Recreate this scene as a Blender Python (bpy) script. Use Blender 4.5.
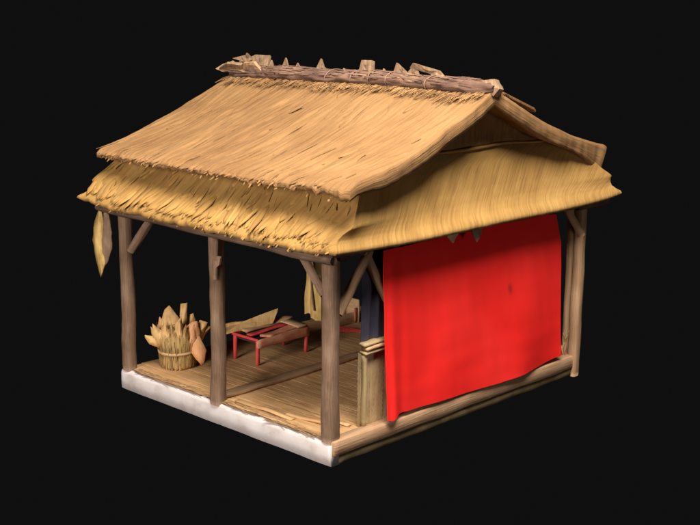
import bpy, bmesh, math, random
from mathutils import Vector, Matrix, noise
random.seed(11)
sc = bpy.context.scene
for o in list(bpy.data.objects):
    bpy.data.objects.remove(o)

# ------------------------------------------------------------------ camera
CAM = Vector((8.643, -8.8305, 5.0364))
YAW, PIT, ROLL, FPX = 2.33127, 0.225453, 0.0113, 1262.05
d = Vector((math.cos(PIT)*math.cos(YAW), math.cos(PIT)*math.sin(YAW), -math.sin(PIT)))
r = Vector((math.sin(YAW), -math.cos(YAW), 0)); u = r.cross(d)
r2 = math.cos(ROLL)*r + math.sin(ROLL)*u; u2 = -math.sin(ROLL)*r + math.cos(ROLL)*u
cd = bpy.data.cameras.new('camera'); cam = bpy.data.objects.new('camera', cd)
sc.collection.objects.link(cam); sc.camera = cam
m = Matrix((r2, u2, -d)).transposed().to_4x4(); m.translation = CAM
cam.matrix_world = m
cd.sensor_width = 36; cd.lens = FPX/700*36; cd.clip_end = 500

# ------------------------------------------------------------------ world, lamps, exposure
w = bpy.data.worlds.new('World'); sc.world = w; w.use_nodes = True
bg = w.node_tree.nodes['Background']
bg.inputs[0].default_value = (0.0050, 0.0049, 0.0049, 1); bg.inputs[1].default_value = 1
sc.view_settings.view_transform = 'Standard'; sc.view_settings.look = 'None'
sc.view_settings.exposure = 0; sc.view_settings.gamma = 1

def area(name, loc, target, size, power, col):
    l = bpy.data.lights.new(name, 'AREA'); l.shape = 'DISK'; l.size = size; l.energy = power; l.color = col
    o = bpy.data.objects.new(name, l); sc.collection.objects.link(o); o.location = loc
    o.rotation_euler = (Vector(target)-Vector(loc)).to_track_quat('-Z', 'Y').to_euler()
    return o
area('key_lamp', (3.3, -1.8, 11.6), (-1.2, 1.6, 1.5), 6.5, 3900, (1.0, .96, .90))
area('front_lamp', (.6, -10.9, 4.8), (-1.8, 1.3, .6), 4.5, 1350, (1.0, .92, .86))
area('side_lamp', (10.0, 2.0, 2.0), (0, 2.4, .6), 3.0, 95, (1.0, .93, .90))

# ------------------------------------------------------------------ helpers
def nz(x, y=0.0, z=0.0): return noise.noise(Vector((x, y, z)))
class MB:
    def __init__(s): s.v = []; s.f = []; s.uv = []; s.t = []
    def vert(s, p): s.v.append(tuple(p)); return len(s.v)-1
    def face(s, idx, uvs=None, tint=1.0):
        s.f.append(tuple(idx)); s.uv.append(uvs or [(0, 0)]*len(idx)); s.t.append(tint)
    def grid(s, P, UV, closed=False, flip=False, tint=1.0):
        n, k = len(P), len(P[0]); b = len(s.v)
        for row in P:
            for p in row: s.v.append(tuple(p))
        for i in range(n-1):
            for j in range(k-1 if not closed else k):
                j2 = (j+1) % k
                q = [b+i*k+j, b+(i+1)*k+j, b+(i+1)*k+j2, b+i*k+j2]
                uj2 = UV[i][j2] if j2 else (UV[i][j][0]+.05, UV[i][j][1])
                uk2 = UV[i+1][j2] if j2 else (UV[i+1][j][0]+.05, UV[i+1][j][1])
                uv = [UV[i][j], UV[i+1][j], uk2, uj2]
                if flip: q.reverse(); uv.reverse()
                s.face(q, uv, tint)
        return b
    def build(s, name, mat, parent=None, smooth=True, origin=None):
        if origin is None:
            xs = [min(c[i] for c in s.v) for i in range(3)]; xe = [max(c[i] for c in s.v) for i in range(3)]
            origin = Vector([(a+b)/2 for a, b in zip(xs, xe)])
        origin = Vector(origin)
        me = bpy.data.meshes.new(name)
        me.from_pydata([tuple(Vector(c)-origin) for c in s.v], [], s.f)
        me.uv_layers.new(name='UVMap'); me.color_attributes.new('tint', 'FLOAT_COLOR', 'CORNER')
        us, cs = [], []
        for fi, f in enumerate(s.f):
            t = s.t[fi]
            for q in range(len(f)):
                us += s.uv[fi][q]; cs += (t, t, t, 1)
        me.uv_layers['UVMap'].data.foreach_set('uv', us)
        me.attributes['tint'].data.foreach_set('color', cs)
        me.polygons.foreach_set('use_smooth', [smooth]*len(me.polygons))
        me.materials.append(mat); me.update()
        o = bpy.data.objects.new(name, me); sc.collection.objects.link(o)
        o.location = origin
        if parent:
            o.parent = parent
            pw = parent.get('_o'); o.location = origin - Vector(WO[parent.name])
        WO[o.name] = tuple(origin)
        return o
WO = {}
def empty(name, loc, label, cat, group=None):
    o = bpy.data.objects.new(name, None); sc.collection.objects.link(o); o.location = loc
    o.empty_display_size = .1; WO[o.name] = tuple(loc); tag(o, label, cat, group); return o
def tag(o, label, cat, group=None):
    o['label'] = label; o['category'] = cat
    if group: o['group'] = group

def log(mb, path, rad, n=14, wob=.012, seed=0, rx=1.0, flat=0.0):
    """knotty pole: path points are resampled; rad(start..end) list; flat squares the section a little"""
    path = [Vector(p) for p in path]
    pts = []; rs = []
    for i in range(len(path)-1):
        L = (path[i+1]-path[i]).length; k = max(2, int(L/.06))
        for j in range(k):
            t = j/k; pts.append(path[i].lerp(path[i+1], t)); rs.append(rad[i]*(1-t)+rad[i+1]*t)
    pts.append(path[-1]); rs.append(rad[-1])
    T0 = (path[-1]-path[0]).normalized(); a = T0.orthogonal().normalized(); b = T0.cross(a)
    if abs(T0.z) > .8: a = Vector((1, 0, 0)); b = T0.cross(a).normalized(); a = b.cross(T0)
    P = []; UV = []; dist = 0
    for i, c in enumerate(pts):
        if i: dist += (pts[i]-pts[i-1]).length
        cc = c + a*nz(dist*1.3, seed, 0)*wob*1.6 + b*nz(dist*1.3, seed, 9)*wob*1.6
        row = []; ur = []
        for j in range(n):
            th = 2*math.pi*j/n
            R = rs[i]*(1+.13*nz(dist*2.2, seed+math.cos(th)*1.2, math.sin(th)*1.2)+.04*nz(dist*9, seed+math.cos(th)*3, math.sin(th)*3))
            if flat: R *= 1/(max(abs(math.cos(th)), abs(math.sin(th)))**flat)*(1-.12*flat)
            row.append(cc + a*math.cos(th)*R*rx + b*math.sin(th)*R)
            ur.append((th*rs[0], dist+seed))
        P.append(row); UV.append(ur)
    # chamfered ends
    for e, k in ((0, 1), (-1, -2)):
        dirv = (pts[e]-pts[k]).normalized()
        ctr = sum((Vector(q) for q in P[e]), Vector())/n
        P[e] = [ctr+(Vector(q)-ctr)*.9 for q in P[e]]
    base = mb.grid(P, UV, closed=True, flip=False)
    for e in (0, len(P)-1):
        idx = [base+e*n+j for j in range(n)]
        if e: idx.reverse()
        mb.face(idx[::-1] if True else idx, [(.01*math.cos(j), .01*math.sin(j)) for j in range(n)], .85)

def plank(mb, o, ax, L, ay, W, az, H, seed=0, wob=.004, bev=.006, nL=None, tint=1.0, taper=0.0):
    """board with rounded edges and slightly uneven outline. o = centre; ax,ay,az unit vectors"""
    o, ax, ay, az = Vector(o), Vector(ax).normalized(), Vector(ay).normalized(), Vector(az).normalized()
    nL = nL or max(3, int(L/.08)); P = []; UV = []
    bev = min(bev, W*.3, H*.3)
    sec = [(-W/2+bev, -H/2), (0, -H/2), (W/2-bev, -H/2), (W/2, -H/2+bev), (W/2, H/2-bev), (W/2-bev, H/2), (0, H/2), (-W/2+bev, H/2), (-W/2, H/2-bev), (-W/2, -H/2+bev)]
    n = len(sec)
    st = [-L/2, -L/2+bev] + [-L/2+L*(i+1)/(nL+1) for i in range(nL)] + [L/2-bev, L/2]
    for i, s in enumerate(st):
        sh = 1 - (2*bev/min(W, H) if i in (0, len(st)-1) else 0)
        row = []; ur = []; acc = 0
        tp = 1-taper*(s/L+.5)
        for j, (y, z) in enumerate(sec):
            wy = nz(s*2.5+seed*3.1, seed, y*4)*wob; wz = nz(s*2.5-seed*2.3, seed+5, z*4+y*6)*wob
            p = o + ax*s + ay*(y*(1-(1-sh)*min(1, H/W))*tp+wy) + az*(z*sh+wz)
            row.append(p); q = sec[j-1]; acc += math.hypot(y-q[0], z-q[1]) if j else 0
            ur.append((acc+seed*.37, s+seed*1.7))
        P.append(row); UV.append(ur)
    b = mb.grid(P, UV, closed=True, tint=tint)
    mb.face([b+j for j in range(n)], [(sec[j][0]+seed, sec[j][1]) for j in range(n)], tint)
    e = b+(len(P)-1)*n
    mb.face([e+j for j in range(n)][::-1], [(sec[j][0]+seed, sec[j][1]) for j in range(n)], tint)

def straw(mb, p0, dirv, up, L, W, tint, lift=.012, bend=0.0, n=3):
    """one flat straw with a ridge along its middle, so it has body"""
    p0, dirv, up = Vector(p0), Vector(dirv).normalized(), Vector(up).normalized()
    side = dirv.cross(up).normalized(); b = len(mb.v)
    for i in range(n+1):
        t = i/n; ww = W*(1-.55*t)*(.55+.45*min(1, t*3)); c = p0+dirv*L*t+up*(lift*(t*(2-t)))+side*bend*t*t
        mb.v.append(tuple(c-side*ww/2)); mb.v.append(tuple(c+up*ww*.35)); mb.v.append(tuple(c+side*ww/2))
    off = random.random()*9
    for i in range(n):
        a = b+i*3
        for k in (0, 1):
            mb.face([a+k, a+3+k, a+4+k, a+1+k], [(off+k*.01, i*L/n), (off+k*.01, (i+1)*L/n), (off+.01+k*.01, (i+1)*L/n), (off+.01+k*.01, i*L/n)], tint)

def flake(mb, p0, dirv, up, L, W, tint, tip=.012, bend=0.0, n=5):
    """broad combed tuft of thatch: a shallow domed tongue with a frayed pointed tip and real thickness"""
    p0, dirv, up = Vector(p0), Vector(dirv).normalized(), Vector(up).normalized()
    side = dirv.cross(up).normalized(); up = side.cross(dirv).normalized(); b = len(mb.v); off = random.random()*9
    sk = random.uniform(-.3, .3)
    for i in range(n+1):
        t = i/n; ww = W*(.75+.35*math.sin(t*2.2))*(1 if t < .6 else 1-.8*((t-.6)/.4)**1.3)
        c = p0+dirv*L*t+side*(bend*t*t+sk*W*max(0, t-.6))+up*(-.012*(1-t)**2+tip*t-.006)
        for a, h in ((-.5, -.010), (-.42, .0), (0, .008), (.42, .0), (.5, -.010)):
            mb.v.append(tuple(c+side*a*ww*(1+.15*math.sin(i*2.3+off))+up*(h*(1 if i < n else .3)-(.006 if i == n else 0))))
    for i in range(n):
        for k in range(4):
            a = b+i*5+k
            mb.face([a, a+5, a+6, a+1], [(off+k*W*.25, i*L/n), (off+k*W*.25, (i+1)*L/n), (off+(k+1)*W*.25, (i+1)*L/n), (off+(k+1)*W*.25, i*L/n)], tint)
    e = b+n*5
    mb.face([e, e+4, e+3, e+2, e+1], None, tint)

# ------------------------------------------------------------------ materials
def mat(name, cols, su=40, sv=3, bump=.35, rough=.8, big=1.2, bigamt=.35, dist=.01, streak=0.0, streakcol=(0.05, .03, .02), spec=.25, sheen=0, pos=None):
    M = bpy.data.materials.new(name); M.use_nodes = True; N = M.node_tree.nodes; Lk = M.node_tree.links
    b = N['Principled BSDF']; b.inputs['Roughness'].default_value = rough
    b.inputs['Specular IOR Level'].default_value = spec
    if sheen: b.inputs['Sheen Weight'].default_value = sheen; b.inputs['Sheen Roughness'].default_value = .5
    uv = N.new('ShaderNodeUVMap'); mp = N.new('ShaderNodeMapping'); mp.inputs['Scale'].default_value = (su, sv, 1)
    Lk.new(uv.outputs[0], mp.inputs[0])
    n1 = N.new('ShaderNodeTexNoise'); n1.inputs['Scale'].default_value = 1; n1.inputs['Detail'].default_value = 6; n1.inputs['Roughness'].default_value = .65
    Lk.new(mp.outputs[0], n1.inputs[0])
    tc = N.new('ShaderNodeTexCoord')
    n2 = N.new('ShaderNodeTexNoise'); n2.inputs['Scale'].default_value = big; n2.inputs['Detail'].default_value = 4
    Lk.new(tc.outputs['Object'], n2.inputs[0])
    mx = N.new('ShaderNodeMix'); mx.data_type = 'FLOAT'; mx.inputs[0].default_value = bigamt
    Lk.new(n1.outputs[0], mx.inputs[2]); Lk.new(n2.outputs[0], mx.inputs[3])
    cr = N.new('ShaderNodeValToRGB'); e = cr.color_ramp.elements
    k = len(cols); pos = pos or [.30+.4*i/(k-1) for i in range(k)]
    e[0].position = pos[0]; e[0].color = (*cols[0], 1); e[1].position = pos[-1]; e[1].color = (*cols[-1], 1)
    for i in range(1, k-1): x = e.new(pos[i]); x.color = (*cols[i], 1)
    Lk.new(mx.outputs[0], cr.inputs[0])
    out = cr.outputs[0]
    if streak:
        mp3 = N.new('ShaderNodeMapping'); mp3.inputs['Scale'].default_value = (su*1.7, sv*.55, 1); mp3.inputs['Location'].default_value = (3.3, 7.7, 0)
        Lk.new(uv.outputs[0], mp3.inputs[0])
        n3 = N.new('ShaderNodeTexNoise'); n3.inputs['Scale'].default_value = 1; n3.inputs['Detail'].default_value = 3
        Lk.new(mp3.outputs[0], n3.inputs[0])
        r3 = N.new('ShaderNodeMapRange'); r3.inputs[1].default_value = .60; r3.inputs[2].default_value = .72; r3.inputs[3].default_value = 0; r3.inputs[4].default_value = streak
        Lk.new(n3.outputs[0], r3.inputs[0])
        m3 = N.new('ShaderNodeMix'); m3.data_type = 'RGBA'; Lk.new(r3.outputs[0], m3.inputs[0]); Lk.new(out, m3.inputs[6]); m3.inputs[7].default_value = (*streakcol, 1)
        out = m3.outputs[2]
    at = N.new('ShaderNodeAttribute'); at.attribute_name = 'tint'
    mu = N.new('ShaderNodeMix'); mu.data_type = 'RGBA'; mu.blend_type = 'MULTIPLY'; mu.inputs[0].default_value = 1
    Lk.new(out, mu.inputs[6]); Lk.new(at.outputs['Color'], mu.inputs[7]); Lk.new(mu.outputs[2], b.inputs['Base Color'])
    bp = N.new('ShaderNodeBump'); bp.inputs['Strength'].default_value = bump; bp.inputs['Distance'].default_value = dist
    Lk.new(n1.outputs[0], bp.inputs['Height']); Lk.new(bp.outputs[0], b.inputs['Normal'])
    return M
M = {}
M['thatch'] = mat('golden_thatch', [(.135, .062, .022), (.245, .127, .047), (.33, .180, .072)], 30, .9, 1.0, .95, 1.3, .45, .02, .40, (.17, .08, .035))
M['thatch_low'] = mat('yellow_thatch', [(.165, .078, .020), (.31, .168, .045), (.395, .228, .074)], 24, 1.4, .5, .9, 1.6, .40, .02, .30, (.17, .085, .03))
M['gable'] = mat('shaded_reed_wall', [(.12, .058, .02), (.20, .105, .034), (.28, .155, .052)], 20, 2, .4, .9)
M['ridge'] = mat('bark_ridge_bundle', [(.06, .030, .022), (.14, .076, .050), (.25, .145, .085)], 40, 2.2, 1.0, .9, 3, .5, .015, .4, (.08, .045, .05))
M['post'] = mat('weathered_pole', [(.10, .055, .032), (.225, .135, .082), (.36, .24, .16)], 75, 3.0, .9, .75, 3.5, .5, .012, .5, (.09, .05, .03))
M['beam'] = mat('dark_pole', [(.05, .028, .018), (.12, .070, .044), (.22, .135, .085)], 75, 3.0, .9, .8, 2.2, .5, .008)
M['tanpole'] = mat('tan_timber', [(.20, .105, .052), (.37, .215, .115), (.52, .33, .19)], 60, 2.0, .8, .7, 2, .45, .008, .4, (.13, .07, .04))
M['rail'] = mat('dark_olive_rail', [(.05, .04, .015), (.12, .08, .035), (.22, .14, .07)], 20, 2, .5, .9, 5, .6)  # dark olive-brown rail colour, blotched at random
M['white'] = mat('whitewashed_plinth', [(.46, .38, .34), (.62, .55, .52), (.68, .63, .61)], 4, 9, .3, .6, 5, .5, .01, spec=.25)
M['floor'] = mat('reed_floor_boards', [(.30, .155, .062), (.62, .355, .155), (.80, .51, .255)], 45, 1.4, .8, .8, 1.8, .5, .01, .5, (.13, .07, .035))
M['red'] = mat('red_cloth', [(.82, .016, .013), (.90, .024, .019), (.94, .032, .025)], 160, 160, .15, .8, .9, .75, .002, spec=.10)
M['redwood'] = mat('red_lacquer_wood', [(.50, .05, .045), (.74, .075, .07), (.82, .16, .13)], 30, 3, .3, .55, 6, .5)
M['worn'] = mat('worn_red_board', [(.34, .07, .045), (.62, .18, .11), (.70, .36, .22)], 24, 3, .4, .75, 7, .5, .01, .5, (.55, .35, .2))
M['pink'] = mat('worn_pink_board', [(.50, .13, .07), (.74, .30, .17), (.80, .50, .32)], 30, 3, .4, .75, 8, .5, .01, .5, (.80, .60, .42))
M['tan'] = mat('pale_board', [(.34, .19, .095), (.62, .39, .20), (.76, .53, .31)], 24, 2.5, .4, .75, 6, .4, .01, .4, (.2, .1, .05))
M['blue'] = mat('slate_blue_cloth', [(.040, .038, .058), (.072, .068, .098), (.14, .125, .15)], 14, 1.2, .2, .85, 3, .45, spec=.1)
M['mat'] = mat('woven_reed', [(.30, .20, .09), (.52, .37, .18), (.64, .48, .26)], 30, 4, .4, .8, 4, .4, .008, .5, (.25, .15, .06))
M['leaf'] = mat('dry_leaf', [(.44, .22, .07), (.80, .50, .20), (.88, .62, .32)], 30, 4, .4, .6, 7, .5, .008, .35, (.45, .18, .07), spec=.3)
M['orleaf'] = mat('orange_leaf', [(.52, .20, .07), (.82, .42, .19), (.88, .56, .30)], 30, 4, .35, .6, 7, .5, .008)
M['stalk'] = mat('straw_stalk', [(.22, .13, .045), (.50, .32, .12), (.66, .45, .18)], 40, 2, .5, .75, 8, .3)
M['hang'] = mat('dry_husk', [(.13, .075, .04), (.27, .165, .10), (.42, .28, .17)], 22, 3, .4, .8, 6, .5, .01, .5, (.5, .33, .14))
M['yellow'] = mat('yellow_husk', [(.24, .13, .035), (.48, .31, .10), (.62, .46, .22)], 18, 3, .4, .75, 6, .5, .01, .5, (.20, .10, .04))
M['tuft'] = mat('weathered_tuft', [(.09, .052, .028), (.20, .12, .066), (.34, .22, .125)], 26, 3, .6, .85, 7, .5, .01, .4, (.42, .28, .14))
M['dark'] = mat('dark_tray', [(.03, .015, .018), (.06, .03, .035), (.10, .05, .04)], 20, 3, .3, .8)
M['weave'] = M['mat']

# ================================================================== THE HUT
LX, LY = 3.645, 4.551; YC = LY/2; FZ = .257
hut = empty('thatched_hut', (-LX/2, YC, 0), 'open sided hut on pale plinth with double tiered golden thatched roof', 'hut')
X, Y, Z = Vector((1, 0, 0)), Vector((0, 1, 0)), Vector((0, 0, 1))

# ---- plinth: whitewashed front band wrapping round the near corner
mb = MB()
P = []; UV = []
sec = [(.145, .0), (.02, .0), (.0, .012), (-.004, .12), (.0, .205), (.012, .238), (.04, .252), (.10, .256), (.13, .250), (.145, .2)]
NX = 110
for i in range(NX+1):
    x = -LX + (LX-.012)*i/NX; row = []; ur = []
    for j, (y, z) in enumerate(sec):
        a = nz(x*2.3, y*5, z*5); bb = nz(x*7, y*9, 3+z*9)
        y2 = y + (.010*a+.004*bb if y < .2 else 0) + (.03*nz(x*3.1, 4.4) if j in (7, 8) else 0)
        z2 = z + (.010*nz(x*1.7, 2.2, z)+.005*bb if 0 < j < 9 and z > .02 else 0)
        if i == 0 or i == NX: y2 = y2*.97+.006
        row.append((x + (0.012*nz(j, 2.2) if i in (0, NX) else 0), y2, z2)); ur.append((x, j*.05))
    P.append(row); UV.append(ur)
b0 = mb.grid(P, UV, flip=True)
n = len(sec)
mb.face([b0+j for j in range(n)][::-1]); mb.face([b0+NX*n+j for j in range(n)])
mb.build('plinth', M['white'], hut)
# ---- floor boards
mb = MB(); random.seed(5)
y = .085; k = 0
while y < LY-.1:
    wd = random.uniform(.085, .16)
    if y+wd > LY-.08: wd = LY-.08-y
    dz = 0
    x0 = -LX+.03+random.uniform(-.01, .02); x1 = -.13+random.uniform(-.015, .01)
    cuts = [x0] + ([random.uniform(-2.9, -1.0)] if random.random() < .8 else []) + [x1]
    for a, b in zip(cuts, cuts[1:]):
        plank(mb, ((a+b)/2, y+wd/2, FZ-.012+random.uniform(-.0012, .0012)), X, b-a-.006, Y, wd+.001, Z, .035, seed=k+a, wob=.002, bev=.003, tint=random.uniform(.88, 1.1))
    y += wd; k += 1
mb.build('floor_boards', M['floor'], hut, smooth=False)
mb = MB()
plank(mb, (-LX/2-.03, YC+.1, .11), X, LX-.12, Y, LY-.35, Z, .20, seed=2, bev=.01)
mb.build('floor_bed', M['beam'], hut)
# frayed reed edge between boards and plinth
mb = MB()
for i in range(420):
    x = random.uniform(-LX+.42, -.5)
    straw(mb, (x, random.uniform(.05, .13), FZ+.006+random.uniform(0, .010)), (random.choice((-1, 1)), random.uniform(-.12, .12), 0), Z, random.uniform(.12, .4), random.uniform(.008, .020), random.uniform(.35, 1.0), .008)
mb.build('reed_edging', M['floor'], hut)
mb = MB()
for i in range(520):
    x = random.uniform(-LX+.25, -.35); k_ = nz(x*2.2, 3.3)
    if k_ < -.15: continue
    straw(mb, (x, .035+.05*random.random()-.02*k_, FZ-.004+random.uniform(0, .006)), (random.choice((-1, 1)), random.gauss(0, .10), 0), Z, random.uniform(.10, .28), random.uniform(.010, .024), random.uniform(.7, 1.5), .004)
mb.build('frayed_edging', M['post'], hut)
mb = MB()
for i in range(160):
    yy = random.uniform(.2, 2.2); x = random.uniform(-1.6, -.25)
    straw(mb, (x, yy, FZ+.010), (random.choice((-1, 1)), random.uniform(-.08, .08), 0), Z, random.uniform(.12, .4), random.uniform(.005, .010), random.uniform(.6, 1.1), .004)
mb.build('loose_reeds', M['floor'], hut)
# ---- batten lying on the boards from the middle post inwards
mb = MB()
plank(mb, (-1.90, 1.55, FZ+.035), Y, 2.9, X, .13, Z, .05, seed=7, wob=.02, bev=.012)
mb.build('floor_batten', M['tanpole'], hut)
mb = MB()
plank(mb, (-.62, .34, FZ+.02), (1, .12, 0), .72, (-.12, 1, 0), .07, Z, .025, seed=3, wob=.02)
plank(mb, (-.50, .50, FZ+.02), (1, .05, 0), .55, (-.05, 1, 0), .06, Z, .022, seed=4, wob=.02)
plank(mb, (-1.25, .21, FZ+.018), (1, .03, 0), .9, (-.03, 1, 0), .07, Z, .022, seed=6, wob=.02)
mb.build('loose_slats', M['floor'], hut)
# ---- right side sill and rails
mb = MB()
plank(mb, (-.045, LY/2-.01, .200), Y, LY-.06, X, .15, Z, .165, seed=1.5, wob=.008, bev=.012, nL=60)
mb.build('sill_beam', M['tanpole'], hut)
mb = MB()
plank(mb, (-.05, LY/2-.01, .06), Y, LY-.28, X, .115, Z, .10, seed=9, wob=.012, bev=.014, nL=60)
mb.build('ground_rail', M['rail'], hut)
for (cx, cy, ln, ax, ay) in ((-LX+.06, LY/2+.15, LY-.4, Y, X), (-LX/2, LY-.06, LX-.25, X, Y)):
    mb = MB(); plank(mb, (cx, cy, .13), ax, ln, ay, .13, Z, .25, seed=cx, wob=.015, bev=.03)
    mb.build('ground_rail', M['tanpole'], hut)

# ---- posts
def post(p, rad, z0, z1, seed, mt='post', lean=(0, 0), flat=.45):
    mb = MB(); x, y = p
    log(mb, [(x, y, z0), (x+lean[0]*.5+.01, y, (z0+z1)/2), (x+lean[0], y+lean[1], z1)], [rad*1.03, rad*.97, rad], n=16, seed=seed, flat=flat, wob=.009)
    return mb.build('post', M[mt], hut)
post((-.09, .07), .086, FZ-.01, 2.28, 1.3)
post((-1.85, .05), .080, FZ-.03, 2.28, 4.1)
post((-3.55, .07), .080, FZ-.01, 2.28, 7.7)
post((-.01, 4.46), .072, .0, 2.27, 5.2, 'tanpole')
post((-.10, 4.38), .040, .25, 2.27, 15.2, 'tanpole')
post((-.10, 1.00), .075, .27, 2.27, 9.4)
post((-3.53, 4.47), .080, FZ-.01, 2.28, 11.1)
# ---- braces
def brace(a, b, r0, seed, mt='post'):
    mb = MB(); log(mb, [a, b], [r0, r0*.95], n=10, seed=seed, flat=.7, wob=.006); mb.build('brace', M[mt], hut)
brace((-3.46, .07, 1.76), (-3.04, .07, 2.22), .052, 2)
brace((-.18, .07, 1.82), (-.55, .07, 2.22), .052, 3)
brace((-.07, .16, 1.62), (-.07, .62, 2.22), .056, 4, 'tanpole')
brace((-.085, .93, 1.62), (-.085, .55, 2.22), .050, 5, 'tanpole')
brace((.03, 4.45, 1.86), (.03, 4.06, 2.26), .050, 6, 'tanpole')
brace((-3.53, .17, 1.75), (-3.53, .58, 2.22), .045, 8)
brace((-3.53, 4.37, 1.75), (-3.53, 3.98, 2.22), .045, 9)
# ---- beams
def beam(a, b, r0, seed, mt='beam'):
    mb = MB(); log(mb, [a, b], [r0, r0*1.02], n=14, seed=seed, flat=.3, wob=.01); mb.build('beam', M[mt], hut)
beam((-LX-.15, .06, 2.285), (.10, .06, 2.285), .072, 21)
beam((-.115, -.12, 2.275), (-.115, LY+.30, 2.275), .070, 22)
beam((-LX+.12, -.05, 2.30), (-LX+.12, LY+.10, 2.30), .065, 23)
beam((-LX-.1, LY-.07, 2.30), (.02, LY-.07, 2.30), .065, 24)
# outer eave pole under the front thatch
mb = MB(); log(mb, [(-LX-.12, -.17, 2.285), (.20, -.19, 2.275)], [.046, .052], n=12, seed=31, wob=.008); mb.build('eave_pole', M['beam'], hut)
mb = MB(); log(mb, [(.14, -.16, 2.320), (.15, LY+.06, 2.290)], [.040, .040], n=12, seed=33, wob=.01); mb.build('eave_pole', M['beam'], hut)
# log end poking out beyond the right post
mb = MB(); log(mb, [(.02, 4.30, 2.26), (.07, 4.88, 2.27)], [.075, .082], n=14, seed=41); mb.build('log_end', M['beam'], hut)

# ---- lower skirt roof -------------------------------------------------------
E0 = .30
xL, xR, yF, yB = -LX-E0, E0+.02, -E0, LY+E0
prof = [  # z, front inset, side inset
 (2.385, .42, .42), (2.370, .20, .20), (2.350, .06, .05), (2.360, .022, .008), (2.385, .010, .0), (2.412, .022, .010), (2.442, .060, .06), (2.475, .110, .12),
 (2.52, .17, .17), (2.57, .24, .21), (2.63, .31, .24), (2.69, .38, .27), (2.75, .44, .29), (2.81, .49, .31), (2.87, .54, .33), (2.93, .60, .35), (2.98, .70, .375), (3.04, .86, .40), (3.10, 1.05, .45)]
# refine the profile
def refine(pr, k):
    o = []
    for a, b in zip(pr, pr[1:]):
        for i in range(k): t = i/k; o.append(tuple(p*(1-t)+q*t for p, q in zip(a, b)))
    o.append(pr[-1]); return o
prof2 = prof[:6] + refine(prof[6:], 3)
vacc = [0]
for a, b in zip(prof2, prof2[1:]): vacc.append(vacc[-1]+math.hypot(a[0]-b[0], a[1]-b[1]))
def skirt_pt(side, s, k):
    """side 0 front,1 right,2 back,3 left ; s 0..1 anticlockwise"""
    z, dF, dS = prof2[k]
    x0, x1, y0, y1 = xL+dS*1.0, xR-dS, yF+dF, yB-dF
    if side == 1 or side == 3: pass
    c = [(x0, y0), (x1, y0), (x1, y1), (x0, y1)]
    a, b = c[side], c[(side+1) % 4]
    L = (Vector(b)-Vector(a)).length
    x, y = a[0]+(b[0]-a[0])*s, a[1]+(b[1]-a[1])*s
    # near corner stays bulkier (flared hip)
    for cx_, cy_, bx_, by_, rad_ in ((.1, 0, .20, .0, 1.3), (.1, LY, .10, .22, 1.2), (-LX, 0, -.20, -.12, 1.0), (-LX, LY, -.1, .1, 1.0)):
        cn = max(0, 1-math.hypot(x-cx_, y-cy_)/rad_)
        c2 = max(0, 1-math.hypot(x-(xL if cx_ < -1 else xR), y-(yF if cy_ < 1 else yB))/.30)
        if 2.36 < z < 2.47 and (cx_ < -1 or cy_ > 1): x += (-.03 if cx_ < -1 else .0)*c2; y += (-.03 if cy_ < 1 else .015)*c2
        if z > 2.44: x += cn**1.5*bx_*min(1, (z-2.44)/.15); y += cn**1.5*by_*min(1, (z-2.44)/.15)
    # sagging eaves between lifted corners
    sc_ = 1-abs(2*s-1)**5
    sag = -.050*sc_*max(0, 1-(z-2.33)/.35)
    z2 = z+sag
    ft = min(1, min(s, 1-s)*L/.12)
    along = s*L + side*10
    slope = vacc[k]
    rough_side = 1.0 if side in (0, 2, 3) else .35
    ridg = nz(along*9, slope*1.0, side)*.020 + nz(along*21, slope*2.5, side+7)*.010 + nz(along*3, slope*2, side+3)*.020
    if z <= 2.46: ridg += nz(along*16, 3.3, side)*.020*rough_side
    if side != 1: ridg -= .030*max(0, nz(along*7, slope*2.2, 31)-.22)/.3 + (.04*max(0, nz(along*6, 1.1, 52)-.05) if z < 2.52 else 0)
    ridg *= ft*(1 if rough_side == 1 else .18)
    nrm = {0: (0, -.6, .8), 1: (.8, 0, .5), 2: (0, .6, .8), 3: (-.6, 0, .8)}[side]
    if z <= 2.46:
        nrm = {0: (0, -1, -.3), 1: (1, 0, -.2), 2: (0, 1, -.3), 3: (-1, 0, -.3)}[side]
        ridg += rough_side*ft*.018*nz(along*4.5, 8.8)
    p = Vector((x, y, z2)) + Vector(nrm)*ridg
    if side in (1,): p.z += .018*nz(y*1.1, 5.5)*ft
    return p, (along, slope)
mb = MB(); mbR = MB()
for side in range(4):
    L = (LX+2*E0) if side % 2 == 0 else (LY+2*E0)
    ns = int(L/.03); P = []; UV = []
    for i in range(ns+1):
        row = []; ur = []
        for k in range(len(prof2)):
            p, t = skirt_pt(side, i/ns, k); row.append(p); ur.append(t)
        P.append(row); UV.append(ur)
    mb.grid(P, UV, flip=True)
random.seed(21)
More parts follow.
